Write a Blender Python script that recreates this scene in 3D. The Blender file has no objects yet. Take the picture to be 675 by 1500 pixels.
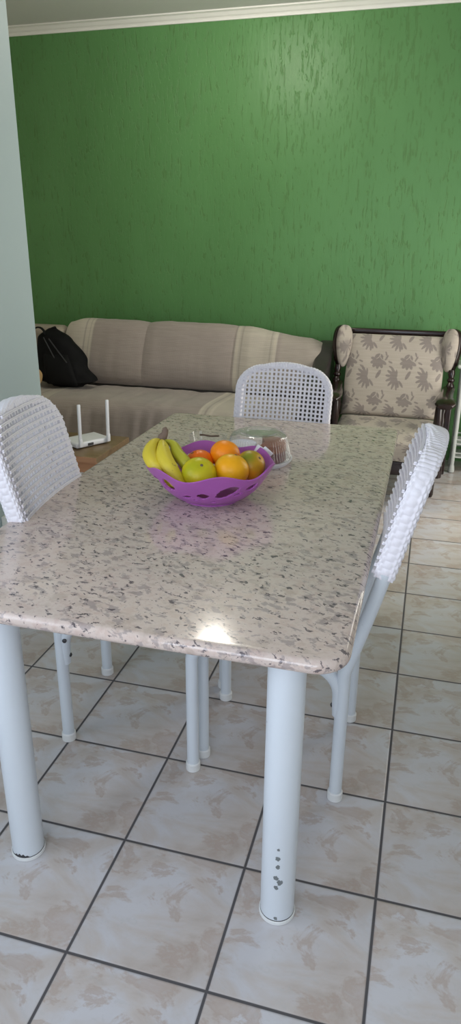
import bpy, math, random
from mathutils import Vector, Matrix, noise as mnoise
random.seed(7)
S = 0.32            # one floor tile in metres; all lengths below are in tiles
PI = math.pi
C = bpy.context.scene.collection
scene = bpy.context.scene

# ------------------------------------------------------------------ node helpers
class NT:
    def __init__(s, name):
        s.m = bpy.data.materials.new(name); s.m.use_nodes = True
        s.n = s.m.node_tree.nodes; s.l = s.m.node_tree.links
        s.b = s.n['Principled BSDF']
    def node(s, t, **kw):
        x = s.n.new(t)
        for k, v in kw.items():
            if k in x.inputs: x.inputs[k].default_value = v
            else: setattr(x, k, v)
        return x
    def link(s, a, b): s.l.new(a, b)
    def coords(s, scale=(1, 1, 1), rot=(0, 0, 0), out='Object'):
        tc = s.node('ShaderNodeTexCoord'); mp = s.node('ShaderNodeMapping')
        mp.inputs['Scale'].default_value = scale; mp.inputs['Rotation'].default_value = rot
        s.link(tc.outputs[out], mp.inputs['Vector']); return mp.outputs['Vector']
    def noise(s, vec, scale, detail=4, rough=.55, dist=0):
        x = s.node('ShaderNodeTexNoise'); x.inputs['Scale'].default_value = scale
        x.inputs['Detail'].default_value = detail; x.inputs['Roughness'].default_value = rough
        x.inputs['Distortion'].default_value = dist
        if vec is not None: s.link(vec, x.inputs['Vector'])
        return x.outputs['Fac']
    def ramp(s, fac, stops, interp='LINEAR'):
        r = s.node('ShaderNodeValToRGB'); e = r.color_ramp.elements; r.color_ramp.interpolation = interp
        while len(e) < len(stops): e.new(.5)
        for i, (p, c) in enumerate(stops):
            e[i].position = p; e[i].color = (c, c, c, 1) if isinstance(c, (int, float)) else (*c, 1)
        s.link(fac, r.inputs['Fac']); return r.outputs['Color']
    def mix(s, fac, a, b, mode='MIX'):
        m = s.node('ShaderNodeMix', data_type='RGBA', blend_type=mode)
        for sock, v in ((m.inputs[0], fac), (m.inputs[6], a), (m.inputs[7], b)):
            if hasattr(v, 'is_linked'): s.link(v, sock)
            elif isinstance(v, (int, float)): sock.default_value = v
            else: sock.default_value = (*v, 1)
        return m.outputs[2]
    def math(s, op, a, b=0.0):
        m = s.node('ShaderNodeMath', operation=op)
        for i, v in enumerate((a, b)):
            if hasattr(v, 'is_linked'): s.link(v, m.inputs[i])
            else: m.inputs[i].default_value = v
        return m.outputs[0]
    def bump(s, h, strength=.3, dist=.01):
        b = s.node('ShaderNodeBump'); b.inputs['Strength'].default_value = strength
        b.inputs['Distance'].default_value = dist
        s.link(h, b.inputs['Height']); s.link(b.outputs[0], s.b.inputs['Normal'])
    def base(s, c):
        if hasattr(c, 'is_linked'): s.link(c, s.b.inputs['Base Color'])
        else: s.b.inputs['Base Color'].default_value = (*c, 1)
    def rough(s, v):
        if hasattr(v, 'is_linked'): s.link(v, s.b.inputs['Roughness'])
        else: s.b.inputs['Roughness'].default_value = v

def simple(name, col, rough=.5, metal=0, var=.06, vscale=6, bump=0, bscale=60, coat=0, spec=.5):
    t = NT(name); v = t.coords()
    f = t.noise(v, vscale)
    t.base(t.mix(f, tuple(c * (1 - var) for c in col), tuple(min(1, c * (1 + var)) for c in col)))
    t.rough(rough); t.b.inputs['Metallic'].default_value = metal
    t.b.inputs['Coat Weight'].default_value = coat; t.b.inputs['Specular IOR Level'].default_value = spec
    if bump: t.bump(t.noise(v, bscale), bump, .003)
    return t.m

# ------------------------------------------------------------------ mesh helpers
class MB:
    def __init__(s): s.v = []; s.f = []; s.c = []
    def add(s, vs, fs, cols=None):
        o = len(s.v); s.v += [tuple(p) for p in vs]; s.f += [tuple(i + o for i in f) for f in fs]
        s.c += cols if cols else [(1, 1, 1)] * len(vs)
        return s
    def box(s, c, d, M=None):
        vs = [Vector((x * d[0] / 2, y * d[1] / 2, z * d[2] / 2)) for x in (-1, 1) for y in (-1, 1) for z in (-1, 1)]
        if M is not None: vs = [M @ p for p in vs]
        vs = [p + Vector(c) for p in vs]
        return s.add(vs, [(0, 1, 3, 2), (4, 6, 7, 5), (0, 4, 5, 1), (2, 3, 7, 6), (0, 2, 6, 4), (1, 5, 7, 3)])
    def rbox(s, c, d, r, M=None, n=4):
        """box with all edges rounded by radius r"""
        vs = []; N = 4 * (n + 1); rings = []
        hx, hy, hz = (d[0] / 2 - r, d[1] / 2 - r, d[2] / 2 - r)
        lats = [(-hz, -PI / 2 + PI / 2 * k / n) for k in range(n + 1)] + [(hz, PI / 2 * k / n) for k in range(n + 1)]
        for z0, a in lats:
            ring = []
            for q in range(4):
                sx, sy = ((1, 1), (-1, 1), (-1, -1), (1, -1))[q]
                for k in range(n + 1):
                    b = q * PI / 2 + PI / 2 * k / n
                    ring.append(Vector((sx * hx + r * math.cos(a) * math.cos(b), sy * hy + r * math.cos(a) * math.sin(b), z0 + r * math.sin(a))))
            rings.append(ring)
        fs = []
        for ring in rings: vs += ring
        for i in range(len(rings) - 1):
            for j in range(N): fs.append((i * N + j, i * N + (j + 1) % N, (i + 1) * N + (j + 1) % N, (i + 1) * N + j))
        fs.append(tuple(reversed(range(N)))); fs.append(tuple(range((len(rings) - 1) * N, len(rings) * N)))
        if M is not None: vs = [M @ p for p in vs]
        return s.add([p + Vector(c) for p in vs], fs)
    def tube(s, path, r, n=16, closed=False, flat=None):
        """swept tube; r number or list; flat=(a,b) section scale"""
        P = [Vector(p) for p in path]; m = len(P); vs = []; fs = []
        up = None
        for i in range(m):
            if closed: t = (P[(i + 1) % m] - P[i - 1]).normalized()
            else: t = (P[min(i + 1, m - 1)] - P[max(i - 1, 0)]).normalized()
            if up is None:
                up = Vector((0, 0, 1)) if abs(t.z) < .9 else Vector((1, 0, 0))
            a = (up - t * up.dot(t)).normalized(); up = a; b = t.cross(a)
            rr = r[i] if isinstance(r, (list, tuple)) else r
            fa, fb = flat if flat else (1, 1)
            for k in range(n):
                q = 2 * PI * k / n
                vs.append(P[i] + a * rr * fa * math.cos(q) + b * rr * fb * math.sin(q))
        for i in range(m if closed else m - 1):
            for k in range(n):
                j = (i + 1) % m
                fs.append((i * n + k, i * n + (k + 1) % n, j * n + (k + 1) % n, j * n + k))
        if not closed:
            fs.append(tuple(reversed(range(n)))); fs.append(tuple(range((m - 1) * n, m * n)))
        return s.add(vs, fs)
    def lathe(s, prof, n=40, c=(0, 0, 0), sx=1, sy=1, ang=0, caps=True, M=None):
        vs = []; fs = []; m = len(prof)
        for r, z in prof:
            for k in range(n):
                a = 2 * PI * k / n
                x, y = r * math.cos(a) * sx, r * math.sin(a) * sy
                p = Vector((x * math.cos(ang) - y * math.sin(ang), x * math.sin(ang) + y * math.cos(ang), z))
                vs.append((M @ p if M is not None else p) + Vector(c))
        for i in range(m - 1):
            for k in range(n): fs.append((i * n + k, i * n + (k + 1) % n, (i + 1) * n + (k + 1) % n, (i + 1) * n + k))
        if caps:
            fs.append(tuple(reversed(range(n)))); fs.append(tuple(range((m - 1) * n, m * n)))
        return s.add(vs, fs)
    def grid(s, fn, nu, nv, col=None, thick=None, keep=None):
        """surface fn(u,v) u,v in 0..1; thick gives a closed slab"""
        P = [[Vector(fn(i / nu, j / nv)) for j in range(nv + 1)] for i in range(nu + 1)]
        vs = [p for row in P for p in row]
        cs = [col(i / nu, j / nv) if col else (1, 1, 1) for i in range(nu + 1) for j in range(nv + 1)]
        w = nv + 1
        cells = [(i, j) for i in range(nu) for j in range(nv) if keep is None or keep((i + .5) / nu, (j + .5) / nv)]
        fs = [(i * w + j, (i + 1) * w + j, (i + 1) * w + j + 1, i * w + j + 1) for i, j in cells]
        if thick:
            off = len(vs)
            for i in range(nu + 1):
                for j in range(w):
                    a = P[min(i + 1, nu)][j] - P[max(i - 1, 0)][j]; b = P[i][min(j + 1, nv)] - P[i][max(j - 1, 0)]
                    nn = a.cross(b)
                    nn = nn.normalized() if nn.length > 1e-9 else Vector((0, 0, 1))
                    vs.append(P[i][j] - nn * thick)
            cs = cs + cs
            fs2 = [tuple(x + off for x in reversed(f)) for f in fs]
            edges = {}
            for f in fs:
                for a, b in zip(f, f[1:] + f[:1]):
                    if (b, a) in edges: del edges[(b, a)]
                    else: edges[(a, b)] = 1
            fs = fs + fs2 + [(b, a, a + off, b + off) for a, b in edges]
        return s.add(vs, fs, cs)
    def build(s, name, mat, parent=None, smooth=True, loc=None, rot=None, angle=35, colors=False):
        me = bpy.data.meshes.new(name)
        me.from_pydata([(x * S, y * S, z * S) for x, y, z in s.v], [], s.f)
        if colors:
            a = me.color_attributes.new('pattern', 'FLOAT_COLOR', 'POINT')
            for i, c in enumerate(s.c): a.data[i].color = (*c, 1)
        me.materials.append(mat); me.validate(); me.update()
        if smooth:
            me.shade_smooth()
            try: me.set_sharp_from_angle(angle=math.radians(angle))
            except Exception: pass
        o = bpy.data.objects.new(name, me); C.objects.link(o)
        if parent: o.parent = parent
        if loc: o.location = Vector(loc) * S
        if rot: o.rotation_euler = rot
        return o

def thing(name, label, cat, loc=(0, 0, 0), rotz=0, group=None):
    o = bpy.data.objects.new(name, None); C.objects.link(o); o.empty_display_size = .05
    o.location = Vector(loc) * S; o.rotation_euler = (0, 0, rotz)
    o['label'] = label; o['category'] = cat
    if group: o['group'] = group
    return o
def tag(o, label, cat, group=None):
    o['label'] = label; o['category'] = cat
    if group: o['group'] = group
    return o
def struct(o):
    o['kind'] = 'structure'; return o
def copy_tree(o, parent=None):
    c = o.copy(); C.objects.link(c); c.parent = parent
    for ch in list(o.children): copy_tree(ch, c)
    return c
def smooth01(a, b, x):
    t = max(0, min(1, (x - a) / (b - a))); return t * t * (3 - 2 * t)
def arc(c, r, a0, a1, n, u, v):
    """points on an arc in the plane of u,v"""
    c, u, v = Vector(c), Vector(u), Vector(v)
    return [c + u * r * math.cos(a0 + (a1 - a0) * k / n) + v * r * math.sin(a0 + (a1 - a0) * k / n) for k in range(n + 1)]

# ------------------------------------------------------------------ materials
def floor_mat():
    t = NT('glazed_tile'); tc = t.node('ShaderNodeTexCoord')
    sc = t.node('ShaderNodeVectorMath', operation='SCALE'); sc.inputs['Scale'].default_value = 1 / S
    t.link(tc.outputs['Object'], sc.inputs[0]); P = sc.outputs[0]
    fr = t.node('ShaderNodeVectorMath', operation='FRACTION'); t.link(P, fr.inputs[0])
    fl = t.node('ShaderNodeVectorMath', operation='FLOOR'); t.link(P, fl.inputs[0])
    sep = t.node('ShaderNodeSeparateXYZ'); t.link(fr.outputs[0], sep.inputs[0])
    def edge(ch):
        d = t.math('SUBTRACT', sep.outputs[ch], .5); d = t.math('ABSOLUTE', d)
        return t.math('SUBTRACT', .5, d)
    e = t.math('MINIMUM', edge('X'), edge('Y'))
    wn = t.node('ShaderNodeTexWhiteNoise', noise_dimensions='2D'); t.link(fl.outputs[0], wn.inputs['Vector'])
    # the printed marbling repeats from tile to tile with a small shift
    off = t.node('ShaderNodeVectorMath', operation='MULTIPLY_ADD')
    t.link(wn.outputs['Color'], off.inputs[0]); off.inputs[1].default_value = (.22, .22, 0); t.link(fr.outputs[0], off.inputs[2])
    mp = t.node('ShaderNodeMapping'); mp.inputs['Rotation'].default_value = (0, 0, .9); mp.inputs['Scale'].default_value = (1.0, 1.5, 1)
    mp.inputs['Location'].default_value = (.35, .2, 0)
    t.link(off.outputs[0], mp.inputs['Vector'])
    n1 = t.noise(mp.outputs[0], 1.5, 6, .55, .5)
    n2 = t.noise(mp.outputs[0], 2.3, 7, .62, .5)
    base = t.ramp(n1, [(.30, (.44, .37, .325)), (.44, (.55, .50, .475)), (.55, (.59, .58, .605)), (.75, (.61, .615, .655))])
    patch = t.ramp(n2, [(.53, 0), (.575, .8), (.64, .5), (.75, .3)])
    col = t.mix(t.math('MULTIPLY', patch, .85), base, (.45, .36, .31))
    col = t.mix(t.math('MULTIPLY', t.ramp(t.noise(mp.outputs[0], 9, 5, .6, 1.5), [(.35, 1), (.42, 0)]), .3), col, (.50, .50, .50))
    rnd = t.math('MULTIPLY_ADD', wn.outputs['Value'], .07); rnd.node.inputs[2].default_value = .94
    col = t.mix(1, col, rnd, 'MULTIPLY')
    g = t.ramp(e, [(.010, 1), (.0125, 0)])
    col = t.mix(g, col, (.085, .08, .085))
    t.base(col)
    t.rough(t.mix(g, (.2, .2, .2), (.8, .8, .8)))
    t.b.inputs['Specular IOR Level'].default_value = .45
    t.bump(t.ramp(e, [(.006, 0), (.02, 1)]), .6, .002)
    return t.m

def granite_mat():
    t = NT('beige_granite'); tc = t.node('ShaderNodeTexCoord')
    sc = t.node('ShaderNodeVectorMath', operation='SCALE'); sc.inputs['Scale'].default_value = 1 / S
    t.link(tc.outputs['Object'], sc.inputs[0])
    mp = t.node('ShaderNodeMapping'); mp.inputs['Rotation'].default_value = (0, 0, .5); mp.inputs['Scale'].default_value = (1.0, 1.15, 1.1)
    t.link(sc.outputs[0], mp.inputs['Vector']); v = mp.outputs[0]
    big = t.noise(v, .9, 4, .55, .4)
    base = t.ramp(big, [(.3, (.51, .40, .365)), (.5, (.58, .455, .405)), (.7, (.63, .51, .435))])
    grain = t.noise(v, 11, 5, .7)
    base = t.mix(t.ramp(grain, [(.38, .0), (.52, .45), (.68, 0)]), base, (.70, .63, .575))
    tan = t.noise(v, 6.5, 4, .6, .3)
    base = t.mix(t.ramp(tan, [(.54, 0), (.64, .5)]), base, (.44, .355, .30))
    mask = t.ramp(t.noise(v, 1.1, 3, .6, .8), [(.38, .012), (.62, -.022)])
    def specks(scale, th, w, d, rot):
        m2 = t.node('ShaderNodeMapping'); m2.inputs['Rotation'].default_value = (0, 0, rot); m2.inputs['Scale'].default_value = (.85, 1.2, 1.05)
        t.link(v, m2.inputs['Vector'])
        n = t.noise(m2.outputs[0], scale, d, .62, .35)
        return t.ramp(t.math('SUBTRACT', n, mask), [(th, 1), (th + w, 0)])
    c = base
    c = t.mix(t.math('MULTIPLY', specks(12, .40, .05, 5, .2), .55), c, (.25, .215, .22))
    c = t.mix(t.math('MULTIPLY', specks(17, .362, .03, 3, -.3), .85), c, (.085, .07, .085))
    c = t.mix(t.math('MULTIPLY', specks(9.5, .305, .02, 5, .5), .9), c, (.06, .05, .06))
    t.base(c); t.rough(.12); t.b.inputs['Specular IOR Level'].default_value = .5
    t.b.inputs['Coat Weight'].default_value = .1; t.b.inputs['Coat Roughness'].default_value = .05
    return t.m

def wall_green():
    t = NT('textured_green_paint')
    v = t.coords((1, 1, .16)); v2 = t.coords((1, 1, .35))
    a = t.noise(v, 60, 4, .6, .2); b = t.noise(t.coords((1, 1, .22)), 34, 4, .6, .2); wide = t.noise(t.coords((1, 1, .5)), 1.6, 4)
    grooves = t.ramp(a, [(.36, 0), (.43, 1)])
    pits = t.ramp(t.noise(v2, 44, 3, .6), [(.33, 0), (.39, 1)])
    g = t.math('MULTIPLY', grooves, pits)
    col = t.ramp(wide, [(.3, (.088, .222, .070)), (.7, (.112, .27, .094))])
    col = t.mix(t.math('MULTIPLY', t.math('SUBTRACT', 1, g), .5), col, (.075, .165, .045))
    t.base(col)
    h = t.math('ADD', t.math('MULTIPLY', g, .7), t.math('MULTIPLY', b, .8))
    t.bump(h, .5, .005); t.rough(.42); t.b.inputs['Specular IOR Level'].default_value = .34
    return t.m

def attr_mat(name, rough=.85, weave=220, wstr=.25, sheen=0, folds=0):
    t = NT(name); a = t.node('ShaderNodeAttribute', attribute_name='pattern')
    v = t.coords()
    wv = t.node('ShaderNodeTexWave', bands_direction='X'); wv.inputs['Scale'].default_value = weave / 6
    wv.inputs['Distortion'].default_value = 2; t.link(v, wv.inputs['Vector'])
    wz = t.node('ShaderNodeTexWave', bands_direction='Z'); wz.inputs['Scale'].default_value = weave / 9
    wz.inputs['Distortion'].default_value = 3; t.link(v, wz.inputs['Vector'])
    sl = t.noise(t.coords((6, 6, 90)), 1.2, 3)
    h = t.math('ADD', wv.outputs['Fac'], wz.outputs['Fac'])
    f = t.math('MULTIPLY_ADD', sl, .34); f.node.inputs[2].default_value = .83
    t.base(t.mix(1, a.outputs['Color'], f, 'MULTIPLY'))
    t.bump(h, wstr, .002); t.rough(rough); t.b.inputs['Sheen Weight'].default_value = sheen
    t.b.inputs['Specular IOR Level'].default_value = .2
    return t.m

def wood(name, c1, c2, rough=.4, scale=(1, 12, 12), coat=0):
    t = NT(name); v = t.coords(scale)
    n = t.noise(v, 3, 6, .6, .6)
    t.base(t.ramp(n, [(.3, c1), (.7, c2)])); t.rough(rough); t.bump(n, .1, .002)
    t.b.inputs['Coat Weight'].default_value = coat
    return t.m

M = {}
M['floor'] = floor_mat(); M['granite'] = granite_mat(); M['green'] = wall_green()
M['bluewall'] = simple('pale_blue_grey_paint', (.43, .52, .52), .6, var=.03, vscale=1.5, bump=.08, bscale=40)
M['ceiling'] = simple('ceiling_paint', (.62, .62, .58), .85, var=.02, vscale=1)
M['white_plaster'] = simple('white_plaster', (.80, .79, .74), .6, var=.02)
M['beigewall'] = simple('cream_paint', (.62, .60, .54), .7, var=.02)
def painted():
    t = NT('white_painted_steel'); v = t.coords()
    col = t.mix(t.noise(v, 5), (.63, .68, .74), (.68, .73, .78))
    chip = t.ramp(t.noise(v, 42, 3, .5), [(.22, 1), (.245, 0)])
    col = t.mix(t.math('MULTIPLY', chip, .6), col, (.20, .20, .20))
    t.base(col); t.rough(.33); t.b.inputs['Specular IOR Level'].default_value = .5
    return t.m
M['steel'] = painted()
M['wicker'] = simple('white_plastic_cord', (.83, .805, .86), .42, var=.03, vscale=30, bump=.15, bscale=200)
M['cap'] = simple('white_rubber', (.74, .75, .75), .6)
M['dark'] = simple('dark_metal', (.03, .03, .035), .45)
M['scuff'] = simple('grey_scuff', (.17, .19, .20), .6, var=.3, vscale=200)
M['mahogany'] = wood('dark_varnished_wood', (.008, .003, .003), (.022, .007, .006), .25, coat=.15)
M['leather'] = simple('dark_brown_leather', (.035, .028, .028), .42, var=.2, bump=.2, bscale=90)
M['throw'] = attr_mat('woven_cotton_throw', .9, 260, .22, .2)
M['floral'] = attr_mat('floral_jacquard', .8, 300, .12, .1)
M['sofafab'] = simple('beige_sofa_fabric', (.36, .31, .25), .9, var=.08, bump=.2, bscale=150)
M['black'] = simple('black_nylon', (.006, .006, .007), .7, var=.3, vscale=20, bump=.35, bscale=18, spec=.15)
M['zip'] = simple('dark_zip', (.035, .035, .04), .4)
M['plush'] = simple('tan_plush', (.42, .27, .12), .95, var=.25, vscale=12, bump=.5, bscale=80)
M['board'] = wood('brown_wood_top', (.15, .095, .05), (.25, .165, .085), .35, (2, 14, 14))
M['orangewood'] = wood('orange_raw_wood', (.48, .22, .11), (.58, .30, .16), .6)
M['router'] = simple('white_gloss_plastic', (.80, .80, .83), .3)
M['cream_plastic'] = simple('cream_plastic', (.72, .71, .64), .4)
M['cart'] = simple('grey_white_enamel', (.50, .52, .49), .45)
M['paper'] = simple('white_paper', (.80, .79, .83), .8)
def lilac():
    t = NT('purple_plastic'); t.base((.50, .15, .52)); t.rough(.28)
    t.b.inputs['Subsurface Weight'].default_value = .25; t.b.inputs['Subsurface Radius'].default_value = (.03, .012, .03)
    t.b.inputs['Transmission Weight'].default_value = .22; t.b.inputs['IOR'].default_value = 1.3
    return t.m
M['purple'] = lilac()
def clear(name, tint=(1, 1, 1), alpha=.82):
    t = NT(name); out = t.n['Material Output']
    tr = t.node('ShaderNodeBsdfTransparent'); tr.inputs['Color'].default_value = (*tint, 1)
    gl = t.node('ShaderNodeBsdfGlossy'); gl.inputs['Roughness'].default_value = .08
    df = t.node('ShaderNodeBsdfDiffuse'); df.inputs['Color'].default_value = (.85, .85, .85, 1)
    lw = t.node('ShaderNodeLayerWeight'); lw.inputs['Blend'].default_value = .35
    m1 = t.node('ShaderNodeMixShader'); t.link(t.math('MULTIPLY_ADD', lw.outputs['Facing'], .34), m1.inputs[0])
    m1.inputs[0].links[0].from_node.inputs[2].default_value = .015
    t.link(tr.outputs[0], m1.inputs[1]); t.link(gl.outputs[0], m1.inputs[2])
    m2 = t.node('ShaderNodeMixShader'); m2.inputs[0].default_value = .025
    t.link(m1.outputs[0], m2.inputs[1]); t.link(df.outputs[0], m2.inputs[2])
    t.link(m2.outputs[0], out.inputs['Surface']); return t.m
M['clear'] = clear('clear_plastic')
M['amber'] = simple('brown_plastic', (.10, .055, .035), .35)
M['cake'] = simple('brown_cake', (.27, .085, .035), .75, var=.25, vscale=60, bump=.5, bscale=90)
M['cakedark'] = simple('dark_red_cake', (.14, .035, .03), .6, var=.25, vscale=60, bump=.4, bscale=90)
def citrus(name, c1, c2, thr=.5):
    t = NT(name); v = t.coords()
    n = t.noise(v, 9, 2, .5)
    t.base(t.ramp(n, [(thr - .14, c1), (thr + .14, c2)])); t.rough(.36)
    t.bump(t.noise(t.coords(), 420, 2), .25, .0015)
    t.b.inputs['Specular IOR Level'].default_value = .35
    return t.m
M['orange'] = citrus('orange_peel', (.95, .27, .004), (.98, .33, .006))
M['orange_deep'] = citrus('deep_orange_peel', (.92, .17, .004), (.95, .21, .006))
M['tang_y'] = citrus('yellow_orange_peel', (.90, .40, .006), (.84, .46, .008))
M['tang_g'] = citrus('yellow_green_peel', (.42, .42, .010), (.72, .58, .012), .5)
M['tang_go'] = citrus('green_orange_peel', (.18, .23, .012), (.78, .34, .010), .5)
M['stem'] = simple('dry_brown_stem', (.17, .115, .085), .8, var=.4, vscale=60)
def banana_mat(name, col, tip):
    t = NT(name); v = t.coords()
    n = t.noise(v, 8, 3)
    c = t.mix(n, col, tip)
    sp = t.ramp(t.noise(t.coords(), 30, 3, .6), [(.30, 1), (.36, 0)])
    c = t.mix(t.math('MULTIPLY', sp, .75), c, (.16, .08, .03))
    t.base(c); t.rough(.45); return t.m
M['banana'] = banana_mat('yellow_banana_skin', (.74, .57, .04), (.62, .52, .035))
M['banana_g'] = banana_mat('greenish_banana_skin', (.40, .42, .025), (.54, .48, .03))

# ------------------------------------------------------------------ room shell
CEIL = 8.53
WY = lambda x: 12.66 - .022 * x           # the green wall is a touch out of square
MB().box((-3.5, 3.2, -.15), (15, 21, .3)).build('floor', M['floor'], smooth=False)
struct(bpy.data.objects['floor'])
struct(MB().box((-3.5, 3.2, CEIL + .25 + .1), (15, 21, .5)).build('ceiling', M['ceiling'], smooth=False))
def slab_wall(name, x0, x1, y0, y1, z0, z1, mat):
    return MB().box(((x0 + x1) / 2, (y0 + y1) / 2, (z0 + z1) / 2), (abs(x1 - x0), abs(y1 - y0), z1 - z0)).build(name, mat, smooth=False)
mb = MB(); a, b = -10.6, 3.6
vs = [(a, WY(a), 0), (b, WY(b), 0), (b, WY(b) + .5, 0), (a, WY(a) + .5, 0)]
mb.add(vs + [(x, y, CEIL + .1) for x, y, z in vs], [(3, 2, 1, 0), (4, 5, 6, 7), (0, 1, 5, 4), (1, 2, 6, 5), (2, 3, 7, 6), (3, 0, 4, 7)])
struct(mb.build('wall_back', M['green'], smooth=False))
# plaster crown moulding, swept along the green wall
prof = [(0, -.02), (.035, -.02), (.045, .01), (.06, .03), (.09, .045), (.14, .09), (.165, .10), (.20, .105), (.20, .13), (0, .13)]
mb = MB(); vs = []
for x in (a, b):
    vs += [(x, WY(x) - d, CEIL - .03 + z) for d, z in prof]
n = len(prof)
mb.add(vs, [(i, (i + 1) % n, n + (i + 1) % n, n + i) for i in range(n)] + [tuple(reversed(range(n))), tuple(range(n, 2 * n))])
struct(mb.build('trim_1', M['white_plaster'], smooth=False))
# partition between dining corner and living room, with a window in its near part
LX, LE = -5.0, 5.43
mb = MB()
mb.box((LX - .225, (LE + .6) / 2, CEIL / 2), (.45, LE - .6, CEIL + .1))
mb.box((LX - .225, -6.6, CEIL / 2), (.45, 1.6, CEIL + .1))
mb.box((LX - .225, -2.6, 1.35), (.45, 6.4, 2.7))
mb.box((LX - .225, -2.6, 7.6), (.45, 6.4, 1.8))
struct(mb.build('wall_left', M['bluewall'], smooth=False))
struct(slab_wall('wall_left_living', -11, -10.6, 5, 13.2, 0, CEIL + .1, M['beigewall']))
struct(slab_wall('wall_living_end', -11, LX - .45, 4.6, 5.0, 0, CEIL + .1, M['beigewall']))
mb = MB()          # right wall with a glazed balcony door on the living room side
mb.box((3.3, 0, CEIL / 2), (.4, 15, CEIL + .1)); mb.box((3.3, 11.8, CEIL / 2), (.4, 1.9, CEIL + .1)); mb.box((3.3, 9.2, 7.65), (.4, 3.5, 1.9))
struct(mb.build('wall_right', M['beigewall'], smooth=False))
mb = MB()          # wall behind the photographer, wide window
mb.box((-4.6, -7.2, CEIL / 2), (1.2, .4, CEIL + .1)); mb.box((2.7, -7.2, CEIL / 2), (1.4, .4, CEIL + .1))
mb.box((-1, -7.2, 1.2), (6.0, .4, 2.4)); mb.box((-1, -7.2, 7.75), (6.0, .4, 1.7))
struct(mb.build('wall_front', M['beigewall'], smooth=False))
def window(name, pts, ax):
    """frame with mullions around a rectangular opening: centre, width, height"""
    (cx, cy, cz), w, h = pts
    mb = MB()
    def bar(u, z, du, dz):
        mb.box((cx + (u if ax == 'x' else 0), cy + (u if ax == 'y' else 0), cz + z), (du if ax == 'x' else .14, du if ax == 'y' else .14, dz))
    for sgn in (-1, 1): bar(sgn * (w / 2 - .06), 0, .12, h); bar(0, sgn * (h / 2 - .06), w, .12)
    for k in (-1, 0, 1): bar(k * w / 4, 0, .08, h)
    return struct(mb.build(name, M['white_plaster'], smooth=False))
window('window_1', ((-1, -7.2, 4.65), 6.0, 4.5), 'x')
window('window_3', ((3.3, 9.18, 3.35), 3.36, 6.7), 'y')
window('window_2', ((LX - .225, -2.6, 4.7), 6.4, 4.0), 'y')

# round ceiling lamp of the living room
L = thing('ceiling_lamp', 'round white ceiling lamp glowing softly near the green wall', 'lamp', (-3.78, 9.4, CEIL + .1))
MB().lathe([(.34, 0), (.36, -.02), (.36, -.06), (.30, -.07)], 40).build('base', M['white_plaster'], L)
t = NT('lamp_glass'); t.base((.9, .88, .8)); t.b.inputs['Emission Color'].default_value = (1, .93, .80, 1); t.b.inputs['Emission Strength'].default_value = 4.5
MB().lathe([(.31, -.065), (.30, -.12), (.25, -.17), (.15, -.205), (.01, -.215)], 40).build('lamp_shade', t.m, L)

# ------------------------------------------------------------------ dining table
T = thing('dining_table', 'long beige speckled granite dining table on thick white tube legs', 'table', (-1.83, 3.26, 0))
X0, X1, Y0, Y1 = -1.52, 1.53, -2.79, 2.80       # local slab extents
ZT, ZB = 2.29, 2.19
def slab_loop(ins, z):
    P = []
    for (cx, cy, a0, r) in ((X1, Y1, 0, .13), (X0, Y1, PI / 2, .13), (X0, Y0, PI, .22), (X1, Y0, 1.5 * PI, .22)):
        sx = 1 if cx > 0 else -1; sy = 1 if cy > 0 else -1
        for k in range(11):
            q = a0 + PI / 2 * k / 10; rr = r - ins
            P.append((cx - sx * r + rr * math.cos(q), cy - sy * r + rr * math.sin(q), z))
    return P
loops = [(.045, ZB)]
for k in range(17):
    q = -PI / 2 + PI * k / 16
    loops.append((.045 - .045 * math.cos(q), (ZT + ZB) / 2 + .05 * math.sin(q)))
loops.append((.08, ZT))
mb = MB(); vs = []; N = 44
for ins, z in loops: vs += slab_loop(ins, z)
fs = [(i * N + j, i * N + (j + 1) % N, (i + 1) * N + (j + 1) % N, (i + 1) * N + j) for i in range(len(loops) - 1) for j in range(N)]
fs += [tuple(reversed(range(N))), tuple(range((len(loops) - 1) * N, len(loops) * N))]
mb.add(vs, fs).build('tabletop', M['granite'], T, angle=50)
mb = MB()
for x in (-.87, 1.13): mb.box((x, 0, ZB - .05), (.10, 4.7, .09))
for y in (-2.3, 0, 2.3): mb.box((.13, y, ZB - .05), (2.0, .10, .09))
mb.build('support_frame', M['steel'], T, smooth=False)
LEGS = [(1.145, -2.55), (-.87, -2.55), (1.145, 2.35), (-.87, 2.35)]
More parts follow.
